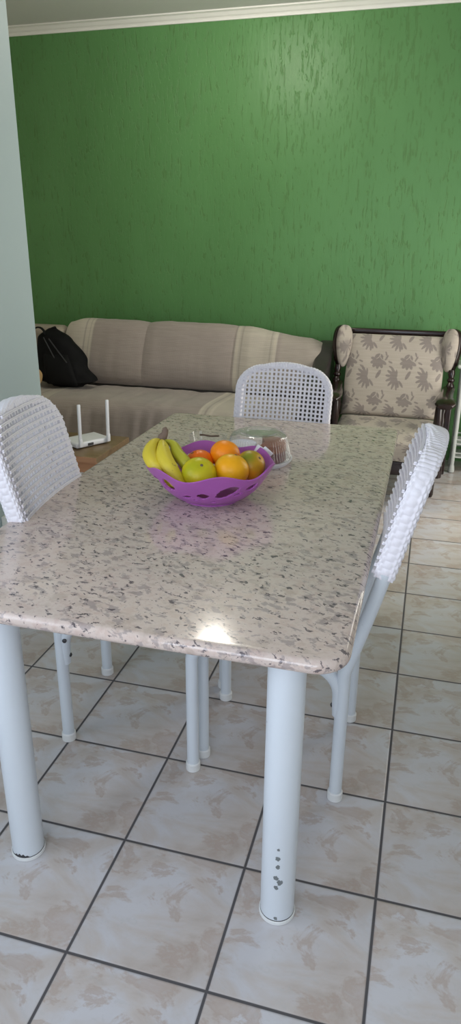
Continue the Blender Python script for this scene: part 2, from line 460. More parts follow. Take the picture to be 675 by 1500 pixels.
for i, (x, y) in enumerate(LEGS):
    lg = MB().lathe([(.122, .035), (.122, ZB - .002)], 48).build('leg', M['steel'], T, loc=(x, y, 0))
    MB().lathe([(.124, 0), (.131, .006), (.131, .03), (.124, .034)], 48).build('foot_cap', M['cap'], lg)
    MB().lathe([(.1235, .034), (.1235, .040)], 48).build('dark_seam', M['dark'], lg)
    mb = MB().box((0, 0, ZB - .012), (.30, .30, .02)); mb.build('mounting_plate', M['dark'], lg, smooth=False)
    if i == 0:
        # worn spots on the paint of the right-hand leg
        for ang, z, s in ((-83, .70, .010), (-84, .62, .016), (-83, .545, .015), (-88, .445, .017), (-74, .405, .021), (-86, .355, .015), (-84, .06, .012)):
            aa = math.radians(ang); n = 14; vs = []
            for layer in (0, 1):
                for k in range(n):
                    q = 2 * PI * k / n; rr = s * (1 + .3 * random.uniform(-1, 1))
                    da = rr * math.cos(q) / .122; R_ = .1215 + layer * .0012
                    vs.append((R_ * math.cos(aa + da), R_ * math.sin(aa + da), z + rr * 1.2 * math.sin(q)))
            fs = [tuple(range(n, 2 * n)), tuple(reversed(range(n)))] + [(k, (k + 1) % n, n + (k + 1) % n, n + k) for k in range(n)]
            MB().add(vs, fs).build('paint_scuff', M['scuff'], lg, smooth=False)['label'] = 'grey scuff mark in the white paint'
    if i == 1:
        mb = MB(); n = 20; vs = []
        for layer in (0, 1):
            for row in (0, 1):
                for k in range(n):
                    aa = math.radians(-125 + 75 * k / (n - 1)); R_ = .1217 + layer * .0014
                    w = .026 * math.sin(PI * k / (n - 1)) * (1 + .35 * math.sin(k * 1.7))
                    vs.append((R_ * math.cos(aa), R_ * math.sin(aa), .037 + (w if row else 0)))
        def idx(l, r, k): return l * 2 * n + r * n + k
        fs = [(idx(1, 0, k), idx(1, 0, k + 1), idx(1, 1, k + 1), idx(1, 1, k)) for k in range(n - 1)]
        fs += [(idx(0, 1, k), idx(0, 1, k + 1), idx(0, 0, k + 1), idx(0, 0, k)) for k in range(n - 1)]
        fs += [(idx(0, 1, k), idx(1, 1, k), idx(1, 1, k + 1), idx(0, 1, k + 1)) for k in range(n - 1)]
        mb.add(vs, fs).build('paint_chip', M['dark'], lg, smooth=False)['label'] = 'dark chipped patch at the foot'

# ------------------------------------------------------------------ woven dining chairs
# local frame: rear legs at x=0, the sitter looks along +x, the back leans towards -x
def back_x(z):
    """x of the upright's centre line at height z"""
    if z < 1.30: return 0
    t = z - 1.30
    return -.245 * t - .02 * (1 - math.exp(-4 * t)) * 1.0
HW = .615; ZR0, ZR1 = 2.20, 3.14
def ring_path():
    P = []; r = .31
    for k in range(14): P.append((HW, ZR0 + (ZR1 - r - ZR0 - .04) * k / 14))
    for k in range(17):
        q = PI / 2 * k / 16
        P.append((HW - r + r * math.cos(q), ZR1 - r - .04 + r * math.sin(q)))
    u0 = HW - r
    for k in range(1, 14):
        u = u0 - 2 * u0 * k / 14
        P.append((u, ZR1 - .04 + .045 * (1 - (u / u0) ** 2)))
    for p in list(reversed(P[:31])): P.append((-p[0], p[1]))
    # resample evenly
    d = [0]
    for a_, b_ in zip(P, P[1:]): d.append(d[-1] + math.dist(a_, b_))
    out = []; n = 620; j = 0
    for i in range(n + 1):
        s_ = d[-1] * i / n
        while j < len(d) - 2 and d[j + 1] < s_: j += 1
        t = (s_ - d[j]) / max(1e-9, d[j + 1] - d[j])
        out.append((P[j][0] + (P[j + 1][0] - P[j][0]) * t, P[j][1] + (P[j + 1][1] - P[j][1]) * t, s_))
    return out, d[-1]
RP, RL = ring_path()
def back_point(u, z, d):
    """d: distance in front (+) of the back's middle plane; the panel is slightly dished"""
    nx = .97; nz = .24
    return Vector((back_x(z) + d * nx - .05 * (1 - (u / HW) ** 2) * smooth01(0, .3, z - ZR0 + .15), u, z + d * nz))
def wicker_ring():
    mb = MB(); nsec = 60; vs = []; fs = []; m = len(RP)
    for i in range(m):
        u, z, s_ = RP[i]
        a_, b_ = RP[max(0, i - 1)], RP[min(m - 1, i + 1)]
        tu, tz = b_[0] - a_[0], b_[1] - a_[1]; L_ = math.hypot(tu, tz); tu /= L_; tz /= L_
        ou, oz = tz, -tu                     # outward normal in the back plane
        frac = s_ / RL
        curve = smooth01(.26, .33, frac) * (1 - smooth01(.67, .74, frac))      # top run: plain wrapped cord
        for k in range(nsec):
            q = 2 * PI * k / nsec
            cq, sq = math.cos(q), math.sin(q)
            e = .55
            pd = math.copysign(abs(cq) ** e, cq) * .078     # depth
            po = math.copysign(abs(sq) ** e, sq) * .050     # in plane
            row = q / (2 * PI) * 14
            br = abs(math.sin(PI * row)) ** .6 * abs(math.sin(PI * (s_ / .062 + .5 * (int(row) % 2)))) ** .6
            wr = abs(math.sin(PI * s_ / .034)) ** .7
            h = (1 - curve) * .013 * br + curve * .009 * wr + .003 * curve * math.sin(s_ * 37 + k)
            f = 1 + (h - .008) / .07
            vs.append(back_point(u + ou * po * f, z + oz * po * f, pd * f))
    for i in range(m - 1):
        for k in range(nsec):
            fs.append((i * nsec + k, (i + 1) * nsec + k, (i + 1) * nsec + (k + 1) % nsec, i * nsec + (k + 1) % nsec))
    fs.append(tuple(range(nsec))); fs.append(tuple(reversed(range((m - 1) * nsec, m * nsec))))
    return mb.add(vs, fs)
def inside(u, z, mrg=-.030):
    hw = HW - mrg; zt = ZR1 - mrg; r = .31
    if abs(u) > hw or z > zt + .03 or z < ZR0: return False
    zc = ZR1 - .04 - r; uc = HW - r
    if abs(u) > uc and z > zc: return math.hypot(abs(u) - uc, z - zc) < r - mrg
    return z < ZR1 - .04 - mrg + .045 * (1 - min(1, (u / uc) ** 2))
def wicker_panel():
    mb = MB()
    du, dz = .059, .059
    nu = int((HW + .03) / du); D0 = .078
    def ribbon(pts, w, th, vert):
        vs = []; fs = []
        for (u, z, d) in pts:
            for a_, b_ in ((-1, -1), (1, -1), (1, 1), (-1, 1)):
                o = a_ * w / 2
                vs.append(back_point(u + (o if vert else 0), z + (0 if vert else o), d + b_ * th / 2))
        m = len(pts)
        for i in range(m - 1):
            for k in range(4):
                f = (i * 4 + k, i * 4 + (k + 1) % 4, (i + 1) * 4 + (k + 1) % 4, (i + 1) * 4 + k)
                fs.append(f)
        fs += [(3, 2, 1, 0), tuple(range((m - 1) * 4, m * 4))]
        mb.add(vs, fs)
    for i in range(-nu, nu + 1):             # upright strands
        u = i * du; pts = []
        z = ZR0 + .01
        while inside(u, z):
            ph = (z - ZR0) / dz
            pts.append((u, z, D0 - .010 + .004 * math.cos(PI * ph) * (1 if i % 2 else -1))); z += dz / 2
        if len(pts) > 2: ribbon(pts, .026, .020, True)
    nz = int((ZR1 - ZR0) / dz)
    for j in range(0, nz + 1):               # cross strands, two thin cords each
        z = ZR0 + .02 + j * dz; pts = []
        u = -(nu + .5) * du
        while u <= (nu + .5) * du:
            if inside(u, z):
                pts.append((u, z, D0 + .010 - .003 * math.cos(PI * (z - ZR0) / dz) * math.cos(PI * u / du)))
            u += du / 2
        if len(pts) > 2:
            for o in (-.0065, .0065): ribbon([(p[0], p[1] + o, p[2] + .003) for p in pts], .011, .018, False)
    return mb
def bolt(p, M_, parent):
    MB().lathe([(.014, -.012), (.020, -.012), (.020, .004), (.008, .012)], 10, c=p, M=M_).build('bolt', M['dark'], parent)
def make_chair(label, loc, rotz):
    t = thing('dining_chair', label, 'chair', loc, rotz, 'white woven chairs around the granite table')
    RT = .055
    for sy in (-1, 1):
        y = sy * .56
        path = [(0, y, .03), (0, y, .7), (0, y, 1.2)] + [(back_x(1.2 + .08 * k), y + sy * .055 * smooth01(0, 1, k / 12), 1.2 + .08 * k) for k in range(1, 14)]
        lg = MB().tube(path, RT, 20).build('rear_leg', M['steel'], t)
        MB().lathe([(.052, 0), (.066, .004), (.066, .075), (.058, .085)], 24, c=(0, y, 0)).build('foot_cap', M['cap'], lg)
        # side rail: front leg bends back under the seat and comes down beside the rear leg
        yf = sy * .55; R_ = .14
        p = [(1.30, yf, .03), (1.30, yf, .6), (1.30, yf, 1.31 - R_)]
        p += [tuple(q) for q in arc((1.30 - R_, yf, 1.31 - R_), R_, 0, PI / 2, 10, (1, 0, 0), (0, 0, 1))][1:]
        R2 = .26
        p += [tuple(q) for q in arc((.030 + R2, yf, 1.31 - R2), R2, PI / 2, PI, 12, (1, 0, 0), (0, 0, 1))]
        p += [(.030, yf, .95), (.030, yf, .86)]
        k0 = 13
        rail = MB().tube(p[:k0], RT, 20).build('front_leg', M['steel'], t)
        MB().lathe([(.052, 0), (.066, .004), (.066, .075), (.058, .085)], 24, c=(1.30, yf, 0)).build('foot_cap', M['cap'], rail)
        sr = MB().tube(p[k0 - 1:], [RT] * (len(p) - k0 - 1) + [.052, .045], 20).build('seat_rail', M['steel'], t)
        Mx = Matrix.Rotation(PI / 2, 3, 'Y')
        bolt((.030 + .052, yf, 1.12), Mx, sr); bolt((.030 + .052, yf, .95), Mx, sr)
        bolt((.06, yf - .062, 1.13), Matrix.Rotation(PI / 2, 3, 'X'), sr)
    MB().rbox((.68, 0, 1.40), (1.12, 1.24, .13), .055).build('seat', M['wicker'], t)
    for x in (.22, 1.12): MB().tube([(x, -.55, 1.31), (x, .55, 1.31)], .04, 12).build('crossbar', M['steel'], t)
    wicker_ring().build('backrest_rim', M['wicker'], t, angle=80)
    wicker_panel().build('woven_panel', M['wicker'], t, smooth=False)
    MB().tube([back_point(u * .1, ZR0 + .01, .03) for u in range(-6, 7)], .04, 12).build('lower_rail', M['wicker'], t)
    return t
ch1 = make_chair('white woven chair on the right side of the table, seen edge-on', (-.43, 2.49, 0), PI)
ch2 = copy_tree(ch1); ch2.location = Vector((-3.07, 2.56, 0)) * S; ch2.scale = (1.02, 1, 1); ch2.rotation_euler = (0, 0, math.radians(5.5))
ch2['label'] = 'white woven chair on the left side of the table beside the pale blue wall'
ch3 = copy_tree(ch1); ch3.location = Vector((-1.89, 6.0, 0)) * S; ch3.scale = (1, 1, .93); ch3.rotation_euler = (0, 0, math.radians(-92))
ch3['label'] = 'white woven chair at the far end of the table, back facing the sofa'

# ------------------------------------------------------------------ fruit bowl
BX, BY, BZ = -1.86, 2.95, ZT
B = thing('fruit_bowl', 'purple plastic bowl with wavy rim and cut-out holes, holding the fruit', 'bowl', (BX, BY, BZ))
def bowl_r(v):
    return .27 + (.59 - .27) * (v ** .72)
def bowl_fn(u, v):
    a_ = 2 * PI * u
    w = .030 * math.cos(6 * a_ + .6)
    if v < .12:
        r = .02 + (.26 - .02) * (v / .12); z = .022
    else:
        q = (v - .12) / .88; r = bowl_r(q) ; z = .022 + .325 * (q ** 1.25) + w * smooth01(.5, 1, q)
    return (r * math.cos(a_), r * math.sin(a_), z)
HOLES = []
for k in range(4):
    c0 = k * 90
    HOLES += [(c0 - 119, .70, 8, .13, .1), (c0 - 101, .44, 6, .06, -.8), (c0 - 82, .52, 7, .10, 0), (c0 - 57, .62, 9.5, .19, -.6), (c0 - 43, .52, 5, .06, -.6), (c0 - 70, .30, 3, .04, .2), (c0 - 92, .36, 3, .03, 0)]
def bowl_keep(u, v):
    q = (v - .12) / .88; a_ = u * 360
    for (c_, vc, w, h, sk) in HOLES:
        d = (a_ - c_ + 180) % 360 - 180; e = q - vc
        d2 = d + sk * e * 60
        if (d2 / w) ** 2 + (e / h) ** 2 < 1: return False
    return True
MB().grid(bowl_fn, 240, 66, thick=.014, keep=bowl_keep).build('bowl_shell', M['purple'], B, angle=60)
MB().lathe([(.225, 0), (.27, 0), (.275, .012), (.262, .022), (.225, .020)], 60).build('foot_ring', M['purple'], B)

def fruit(label, mat, x, y, z, r, tilt=(0, 0), sq=.93, cat='orange', name='orange', seed=0):
    t = thing(name, label, cat, (x, y, z - r * sq)); t.rotation_euler = (0, 0, 0)
    Mx = Matrix.Rotation(tilt[0], 3, 'X') @ Matrix.Rotation(tilt[1], 3, 'Y')
    prof = []
    for k in range(27):
        q = -PI / 2 + PI * k / 26
        dimp = .05 * math.exp(-((PI / 2 - abs(q)) / .22) ** 2)
        prof.append((max(.0008, r * math.cos(q)), r * (sq - dimp) * math.sin(q)))
    MB().lathe(prof, 44, c=(0, 0, r * sq), M=Mx).build('peel', mat, t)
    c = Mx @ Vector((0, 0, r * (sq - .045))) + Vector((0, 0, r * sq))
    MB().lathe([(.012, -.01), (.014, .003), (.008, .006), (.002, .004)], 8, c=c, M=Mx).build('stem_scar', M['stem'], t)
    return t
fruit('yellow-green orange with a stem scar at the front of the purple bowl', M['tang_g'], -1.905, 2.73, 2.575, .160, (.55, .35), .88)
fruit('yellow-orange fruit at the front of the bowl, beside the yellow-green one', M['tang_y'], -1.65, 2.90, 2.585, .160, (-.3, .2), .93)
fruit('bright orange at the back of the bowl, topmost of the fruit', M['orange'], -1.80, 3.21, 2.63, .145, (-.5, .2), .93)
fruit('deep orange fruit low at the back of the bowl beside the bananas', M['orange_deep'], -2.02, 3.09, 2.555, .140, (.2, -.5), .92)
fruit('green and orange fruit at the right end of the bowl', M['tang_go'], -1.525, 3.11, 2.58, .140, (.3, .8), .95)

Bn = thing('banana_bunch', 'bunch of yellow bananas joined at a dry brown stem, in the bowl', 'bananas', (-2.2, 2.8, 2.5))
bo = Vector((-2.2, 2.8, 2.5))
def banana(pts, r, mat, name='banana', label=None):
    # smooth the control points with a quadratic Bezier chain
    P = [Vector(p) - bo for p in pts]; out = []
    m = 30
    for k in range(m + 1):
        t_ = k / m * (len(P) - 1); i = min(int(t_), len(P) - 2); f = t_ - i
        p0 = P[max(i - 1, 0)]; p1 = P[i]; p2 = P[i + 1]; p3 = P[min(i + 2, len(P) - 1)]
        out.append(.5 * ((2 * p1) + (p2 - p0) * f + (2 * p0 - 5 * p1 + 4 * p2 - p3) * f * f + (3 * p1 - p0 - 3 * p2 + p3) * f ** 3))
    rs = []
    for k in range(m + 1):
        t_ = k / m
        rs.append(r * (.26 + .16 * smooth01(0, .12, t_) + .58 * smooth01(.06, .42, t_)) * (1 - .72 * smooth01(.78, 1, t_)))
    mb = MB(); n = 20; vs = []; up = Vector((0, 0, 1))
    for i in range(m + 1):
        tt = (out[min(i + 1, m)] - out[max(i - 1, 0)]).normalized()
        a_ = (up - tt * up.dot(tt)).normalized(); up = a_; b_ = tt.cross(a_)
        for k in range(n):
            q = 2 * PI * k / n; f = rs[i] * (1 + .045 * math.cos(5 * q))
            vs.append(out[i] + a_ * f * math.cos(q) + b_ * f * math.sin(q))
    fs = [(i * n + k, i * n + (k + 1) % n, (i + 1) * n + (k + 1) % n, (i + 1) * n + k) for i in range(m) for k in range(n)]
    fs += [tuple(reversed(range(n))), tuple(range(m * n, m * n + n))]
    o = mb.add(vs, fs).build(name, mat, Bn, angle=60)
    if label: o['label'] = label
    MB().tube([out[-1], out[-1] + (out[-1] - out[-2]).normalized() * .02], .018, 10).build('tip', M['stem'], o)
top = (-2.365, 3.02, 2.765)
banana([top, (-2.405, 2.92, 2.77), (-2.39, 2.79, 2.69), (-2.28, 2.70, 2.61), (-2.15, 2.71, 2.50), (-2.06, 2.78, 2.45)], .070, M['banana'])
banana([top, (-2.30, 2.88, 2.77), (-2.24, 2.75, 2.70), (-2.15, 2.65, 2.63), (-2.07, 2.60, 2.54), (-1.98, 2.56, 2.50)], .070, M['banana'])
banana([top, (-2.24, 2.98, 2.76), (-2.17, 2.91, 2.69), (-2.09, 2.85, 2.65), (-2.04, 2.84, 2.59), (-2.00, 2.86, 2.56)], .060, M['banana_g'], label='greener banana')
MB().tube([Vector(top) - bo + Vector(d) for d in ((0, 0, -.04), (.0, .0, .0), (.012, .005, .045), (.03, .01, .07), (.035, .015, .105), (.025, .02, .13))], [.042, .044, .040, .030, .028, .016], 9, flat=(1.1, .8)).build('stem', M['stem'], Bn)

# folded paper standing behind the green-orange fruit
Pp = MB()
def paper(u, v): return (.0 + .15 * u, .02 * math.sin(u * 3), .19 * v + .02 * u)
Pp.rbox((0, 0, .08), (.12, .03, .16), .008, Matrix.Rotation(.5, 3, 'Y'))
Pp.rbox((.045, .03, .075), (.11, .025, .14), .008, Matrix.Rotation(.8, 3, 'Y') @ Matrix.Rotation(.3, 3, 'Z'))
tag(Pp.build('folded_paper', M['paper'], loc=(-1.52, 3.42, 2.515), smooth=True), 'crumpled piece of white paper tucked into the right end of the bowl', 'paper')

# ------------------------------------------------------------------ cake box, cake and cup
KX, KY = -1.70, 4.17
K = thing('cake_container', 'round clear plastic cake container with white base behind the bowl', 'food container', (KX, KY, ZT))
MB().lathe([(.30, 0), (.33, .0), (.362, .03), (.368, .055), (.355, .055), (.335, .03), (.05, .022), (.002, .022)], 72).build('base_tray', M['router'], K)
def dome(u, v):
    a_ = 2 * PI * u
    if v < .7:
        q = v / .7; r = .350 - .055 * q; z = .058 + .235 * q; r += .0045 * math.cos(60 * a_) * smooth01(0, .1, q) * (1 - smooth01(.9, 1, q))
    else:
        q = (v - .7) / .3; r = .295 - .05 * smooth01(0, .35, q) - .244 * smooth01(.3, 1, q) * 1; z = .293 + .035 * math.sin(PI / 2 * min(1, q / .45)) - (.02 if q > .55 else 0)
    return (r * math.cos(a_), r * math.sin(a_), z)
MB().grid(dome, 360, 40, thick=.004).build('clear_lid', M['clear'], K, angle=80)
MB().lathe([(.16, .300), (.17, .312), (.172, .318), (.155, .322), (.002, .322)], 48, c=(.02, .04, 0)).build('lid_sticker', M['clear'], K)
# cake: a half round with a lighter top layer
def half_cyl(r, z0, z1, a0, a1, n=40):
    mb = MB(); vs = []
    for z in (z0, z1):
        vs.append((0, 0, z))
        for k in range(n + 1):
            a_ = a0 + (a1 - a0) * k / n; rr = r * (1 + .012 * math.sin(k * 2.3))
            vs.append((rr * math.cos(a_), rr * math.sin(a_), z))
    m = n + 2
    fs = [tuple(reversed(range(m))), tuple(range(m, 2 * m))] + [(k, (k + 1) % m, m + (k + 1) % m, m + k) for k in range(m)]
    return mb.add(vs, fs)
CK = thing('cake', 'cut piece of brown layered cake under the clear lid', 'cake', (KX + .07, KY + .01, ZT + .024))
a0, a1 = math.radians(-95), math.radians(110)
half_cyl(.225, 0, .12, a0, a1).build('lower_layer', M['cakedark'], CK)
half_cyl(.225, .12, .20, a0, a1).build('upper_layer', M['cake'], CK)
tag(MB().lathe([(.10, 0), (.115, .01), (.145, .165), (.150, .172), (.145, .178), (.135, .168), (.05, .150), (.002, .150)], 48).build('cup', M['paper'], loc=(KX - .16, KY - .04, ZT + .024)),
    'round white plastic cup standing left of the cake under the lid', 'cup')
# shallow clear tub with a brown strip
G = thing('clear_tub', 'small clear plastic tub with a brown strip behind the bowl', 'plastic tub', (-2.33, 4.38, ZT))
def tub(u, v):
    a_ = 2 * PI * u; q = v; e = .45
    cx, sy = math.cos(a_), math.sin(a_)
    r = .8 + .2 * q
    return (math.copysign(abs(cx) ** e, cx) * .21 * r, math.copysign(abs(sy) ** e, sy) * .13 * r, .005 + .185 * q)
MB().grid(tub, 80, 8, thick=.005).build('tub_wall', M['clear'], G, angle=60)
MB().rbox((0, 0, .006), (.33, .20, .008), .003).build('tub_floor', M['clear'], G)
MB().tube([(-.10 + .22 * k / 10, .02, .175 + .004 * math.sin(k * .8)) for k in range(11)], .014, 10, flat=(.8, 1.5)).build('brown_strip', M['amber'], G)

# ------------------------------------------------------------------ sofa
TAUPE = (.335, .285, .255); CREAM = (.53, .475, .40); GREY = (.25, .215, .195); PALE = (.46, .41, .345)
SX0, SX1 = -8.02, -2.20
SEAMS = [SX0, -6.08, -4.06, SX1]
def puff(x):
    for a_, b_ in zip(SEAMS, SEAMS[1:]):
        if a_ <= x <= b_:
            t_ = (x - a_) / (b_ - a_); return (1 - abs(2 * t_ - 1) ** 5)
    return 0
def top_drop(x):
    return -.02 * smooth01(-4.1, -3.9, x) - .20 * smooth01(-4.0, -2.5, x) - .06 * smooth01(-2.5, -2.15, x) - .05 * (1 - smooth01(-8.0, -7.6, x))
BACKP = [(11.58, 1.44), (11.50, 1.62), (11.52, 1.9), (11.68, 2.3), (11.88, 2.64), (12.05, 2.77), (12.22, 2.78), (12.36, 2.66), (12.42, 2.4), (12.42, 2.1)]
def spline(P, t_):
    t_ = max(0, min(.99999, t_)) * (len(P) - 1); i = int(t_); f = t_ - i
    p = [Vector((*P[max(0, min(len(P) - 1, j))], 0)) for j in (i - 1, i, i + 1, i + 2)]
    r = .5 * ((2 * p[1]) + (p[2] - p[0]) * f + (2 * p[0] - 5 * p[1] + 4 * p[2] - p[3]) * f * f + (3 * p[1] - p[0] - 3 * p[2] + p[3]) * f ** 3)
    return r.x, r.y
def back_surface(x, v, inset=0, wrinkle=True):
    y, z = spline(BACKP, v)
    p = puff(x)
    k = smooth01(.0, .25, v) * (1 - smooth01(.75, 1, v))
    y += (1 - p) * .07 * k + inset
    z += top_drop(x) * smooth01(.15, .5, v) - (1 - p) * .05 * smooth01(.3, .55, v) - inset * smooth01(.3, .5, v)
    if wrinkle:
        w = mnoise.noise(Vector((x * 2.2, v * 3.0, 3.1))) * .028 + mnoise.noise(Vector((x * 6, v * 5, 8))) * .010
        y += w * k; z += w * .4 * k
    return (x, y, z)
def mixc(a_, b_, t_): return tuple(p + (q - p) * t_ for p, q in zip(a_, b_))
def band(x, a_, b_, e=.012): return smooth01(a_ - e, a_ + e, x) * (1 - smooth01(b_ - e, b_ + e, x))
def back_col(u, v):
    x = SX0 + (SX1 - SX0) * u + .05 * (v - .4); c = TAUPE
    c = mixc(c, CREAM, 1 - smooth01(-7.34, -7.30, x))
    c = mixc(c, GREY, .6 * band(x, -7.52, -7.49)); c = mixc(c, GREY, .5 * band(x, -7.40, -7.38))
    c = mixc(c, PALE, band(x, -4.02, -3.12))
    for s_ in (-3.97, -3.15): c = mixc(c, CREAM, band(x, s_ - .035, s_ + .035))
    for s_ in (-3.88, -3.24): c = mixc(c, GREY, .45 * band(x, s_ - .015, s_ + .015))
    c = mixc(c, CREAM, .55 * band(x, -3.70, -3.38, .04)); c = mixc(c, PALE, .35 * smooth01(-3.1, -3.0, x))
    return c
SO = thing('sofa', 'three-seat sofa against the green wall with a dark leather arm', 'sofa', (-5.4, 11.3, 0))
so = Vector((-5.4, 11.3, 0))
def loc(fn): return lambda u, v: tuple(Vector(fn(u, v)) - so)
MB().rbox(Vector((-5.35, 11.35, .62)) - so, (6.3, 2.25, .95), .05).build('base_frame', M['leather'], SO)
MB().rbox(Vector((-5.8, 12.25, 1.3)) - so, (7.4, .36, 2.3), .08).build('back_frame', M['sofafab'], SO)
for a_, b_ in zip(SEAMS, SEAMS[1:]):
    b2 = min(b_, -2.36)
    f = lambda u, v, a_=a_, b_=b_: tuple(Vector(back_surface(a_ + .02 + (b_ - a_ - .04) * u, .02 + .9 * v, .045, False)) - so)
    MB().grid(f, 20, 24, thick=.10).build('back_cushion', M['sofafab'], SO)
    MB().rbox(Vector(((a_ + b2) / 2, 10.82, 1.22)) - so, (b2 - a_ - .03, 1.56, .26), .08).build('seat_cushion', M['sofafab'], SO)
# uncovered corner section on the far left
MB().rbox(Vector((-8.78, 11.95, 1.62)) - so, (1.42, .66, 2.0), .16).build('back_cushion', M['sofafab'], SO)
MB().rbox(Vector((-8.78, 10.75, .78)) - so, (1.42, 1.75, 1.12), .12).build('seat_cushion', M['sofafab'], SO)
# right arm: padded roll that climbs to the back
mb = MB()
pth = [(10.0, .3), (9.92, 1.2), (10.0, 1.85), (10.3, 2.0), (11.2, 2.06), (11.7, 2.2), (12.1, 2.44), (12.38, 2.50)]
def arm_fn(u, v):
    q = 2 * PI * v; y, ztop = spline(pth[2:], u)
    e = .5; cx = math.copysign(abs(math.cos(q)) ** e, math.cos(q)) * .17
    cz = math.copysign(abs(math.sin(q)) ** e, math.sin(q))
    z = ztop - .16 + .16 * cz if cz > 0 else ztop - .16 + cz * (ztop - .36)
    return tuple(Vector((-2.13 + cx * (1 + .12 * max(0, cz)), y, z)) - so)
mb.grid(arm_fn, 40, 40)
mb.v += []; n0 = 41
mb.f += [tuple(range(0, 40)), tuple(reversed(range(40 * n0, 40 * n0 + 40)))]
mb.build('armrest', M['leather'], SO)['label'] = 'dark brown leather arm'

tag(MB().grid(lambda u, v: back_surface(SX0 + (SX1 - SX0) * u, v), 420, 60, col=back_col, thick=.012).build('back_throw', M['throw'], colors=True),
    'taupe woven throw with cream stripes draped over the sofa back cushions', 'throw')
SEATP = [(11.50, 1.42), (11.2, 1.41), (10.7, 1.42), (10.25, 1.42), (10.03, 1.36), (9.93, 1.2), (9.90, .9), (9.88, .55), (9.87, .2)]
QX0, QX1 = -8.75, -2.34
def seat_fn(u, v):
    x = QX0 + (QX1 - QX0) * u; y, z = spline(SEATP, v)
    w = mnoise.noise(Vector((x * 1.6, v * 2.4, 1.1))); w2 = mnoise.noise(Vector((x * 5 + v * 2, v * 1.5, 4.2)))
    hang = smooth01(.45, .75, v); top = 1 - hang
    y += hang * (.055 * w2 - .03 + .03 * w); z += top * (.030 * w + .014 * w2)
    return (x, y, z)
def seat_col(u, v):
    x = QX0 + (QX1 - QX0) * u; c = TAUPE; s_ = x + .28 * v
    c = mixc(c, PALE, band(s_, -4.10, -3.2)); c = mixc(c, PALE, .6 * (1 - smooth01(-7.45, -7.35, s_)))
    for q in (-4.08, -3.86, -3.25): c = mixc(c, CREAM, band(s_, q - .03, q + .03))
    for q in (-3.97, -7.42, -7.75): c = mixc(c, GREY, .6 * band(s_, q - .02, q + .02))
    return c
tag(MB().grid(seat_fn, 420, 60, col=seat_col, thick=-.012).build('seat_throw', M['throw'], colors=True),
    'taupe woven throw with pale stripes covering the sofa seat and hanging in front', 'throw')

# backpack slumped against the sofa back
BK = thing('backpack', 'black fabric backpack slumped on the left end of the sofa', 'backpack', (-7.60, 11.05, 1.46))
def pack(u, v):
    # v along the height, u around
    a_ = 2 * PI * u; t_ = v
    w = .66 - .34 * t_ ** 1.6; w *= math.sin(PI * min(1, max(0.0, (1.04 - t_) / .22) * .5 if t_ > .82 else .5)) if t_ > .82 else 1
    w *= .55 + .45 * smooth01(0, .10, t_)
    d = (.30 - .12 * t_) * (.5 + .5 * smooth01(0, .1, t_)) * (1 - .75 * smooth01(.85, 1, t_))
    e = .75
    x = math.copysign(abs(math.cos(a_)) ** e, math.cos(a_)) * w
    y = math.copysign(abs(math.sin(a_)) ** e, math.sin(a_)) * d
    n_ = mnoise.noise(Vector((x * 3, y * 3, t_ * 4)))
    return (x * (1 + .10 * n_) - .52 * t_ + .06 * n_, y * (1 + .2 * n_) + .42 * t_, 1.16 * t_ * 1.0 + .02 * n_)
mb = MB().grid(pack, 60, 40); mb.f.append(tuple(i * 41 for i in range(60)))
mb.build('pack_body', M['black'], BK)
def frontpt(x, t_, o=0):
    return (x - .52 * t_, .42 * t_ - (.32 - .12 * t_) - o, 1.16 * t_)
def pocket(u, v):
    x = -.34 + .72 * u; t_ = .06 + .50 * v
    b_ = .09 * math.sin(PI * u) ** .4 * math.sin(PI * min(1, v * 1.0)) ** .5
    return frontpt(x * (1 - .2 * v), t_, b_ - .03)
MB().grid(pocket, 24, 20, thick=-.02).build('front_pocket', M['black'], BK)
MB().tube([frontpt(.30 - .30 * k / 12 - .02, .44 + .40 * k / 12, .035) for k in range(13)], .013, 8).build('zipper', M['zip'], BK)
MB().tube([frontpt(.02 - .16 * k / 12, .48 + .38 * k / 12, .035) for k in range(13)], .011, 8).build('zipper', M['zip'], BK)
MB().tube([Vector(frontpt(-.2, .86, 0)) + Vector((-.10 - .15 * math.cos(q), .06, .05 + .15 * math.sin(q))) for q in [PI * k / 12 for k in range(13)]], .035, 10, flat=(.5, 1.4)).build('carry_handle', M['black'], BK)
MB().tube([Vector((.05 - .66 * t_ + .10 * math.sin(PI * t_), .16 + .44 * t_, .1 + 1.06 * t_)) for t_ in [k / 14 for k in range(15)]], .05, 10, flat=(.4, 1.3)).build('shoulder_strap', M['black'], BK)
# tan plush cushion poking out beside the backpack
def egg(u, v):
    a_ = 2 * PI * u; q = -PI / 2 + PI * v
    n_ = 1 + .05 * mnoise.noise(Vector((math.cos(a_) * 2, math.sin(a_) * 2, q * 2)))
    return (.30 * math.cos(q) * math.cos(a_) * n_, .24 * math.cos(q) * math.sin(a_) * n_, .255 * math.sin(q) * n_)
tag(MB().grid(egg, 32, 20).build('round_cushion', M['plush'], loc=(-8.27, 10.55, 1.70)), 'rounded tan cushion beside the backpack, half hidden by the pale blue wall', 'cushion')

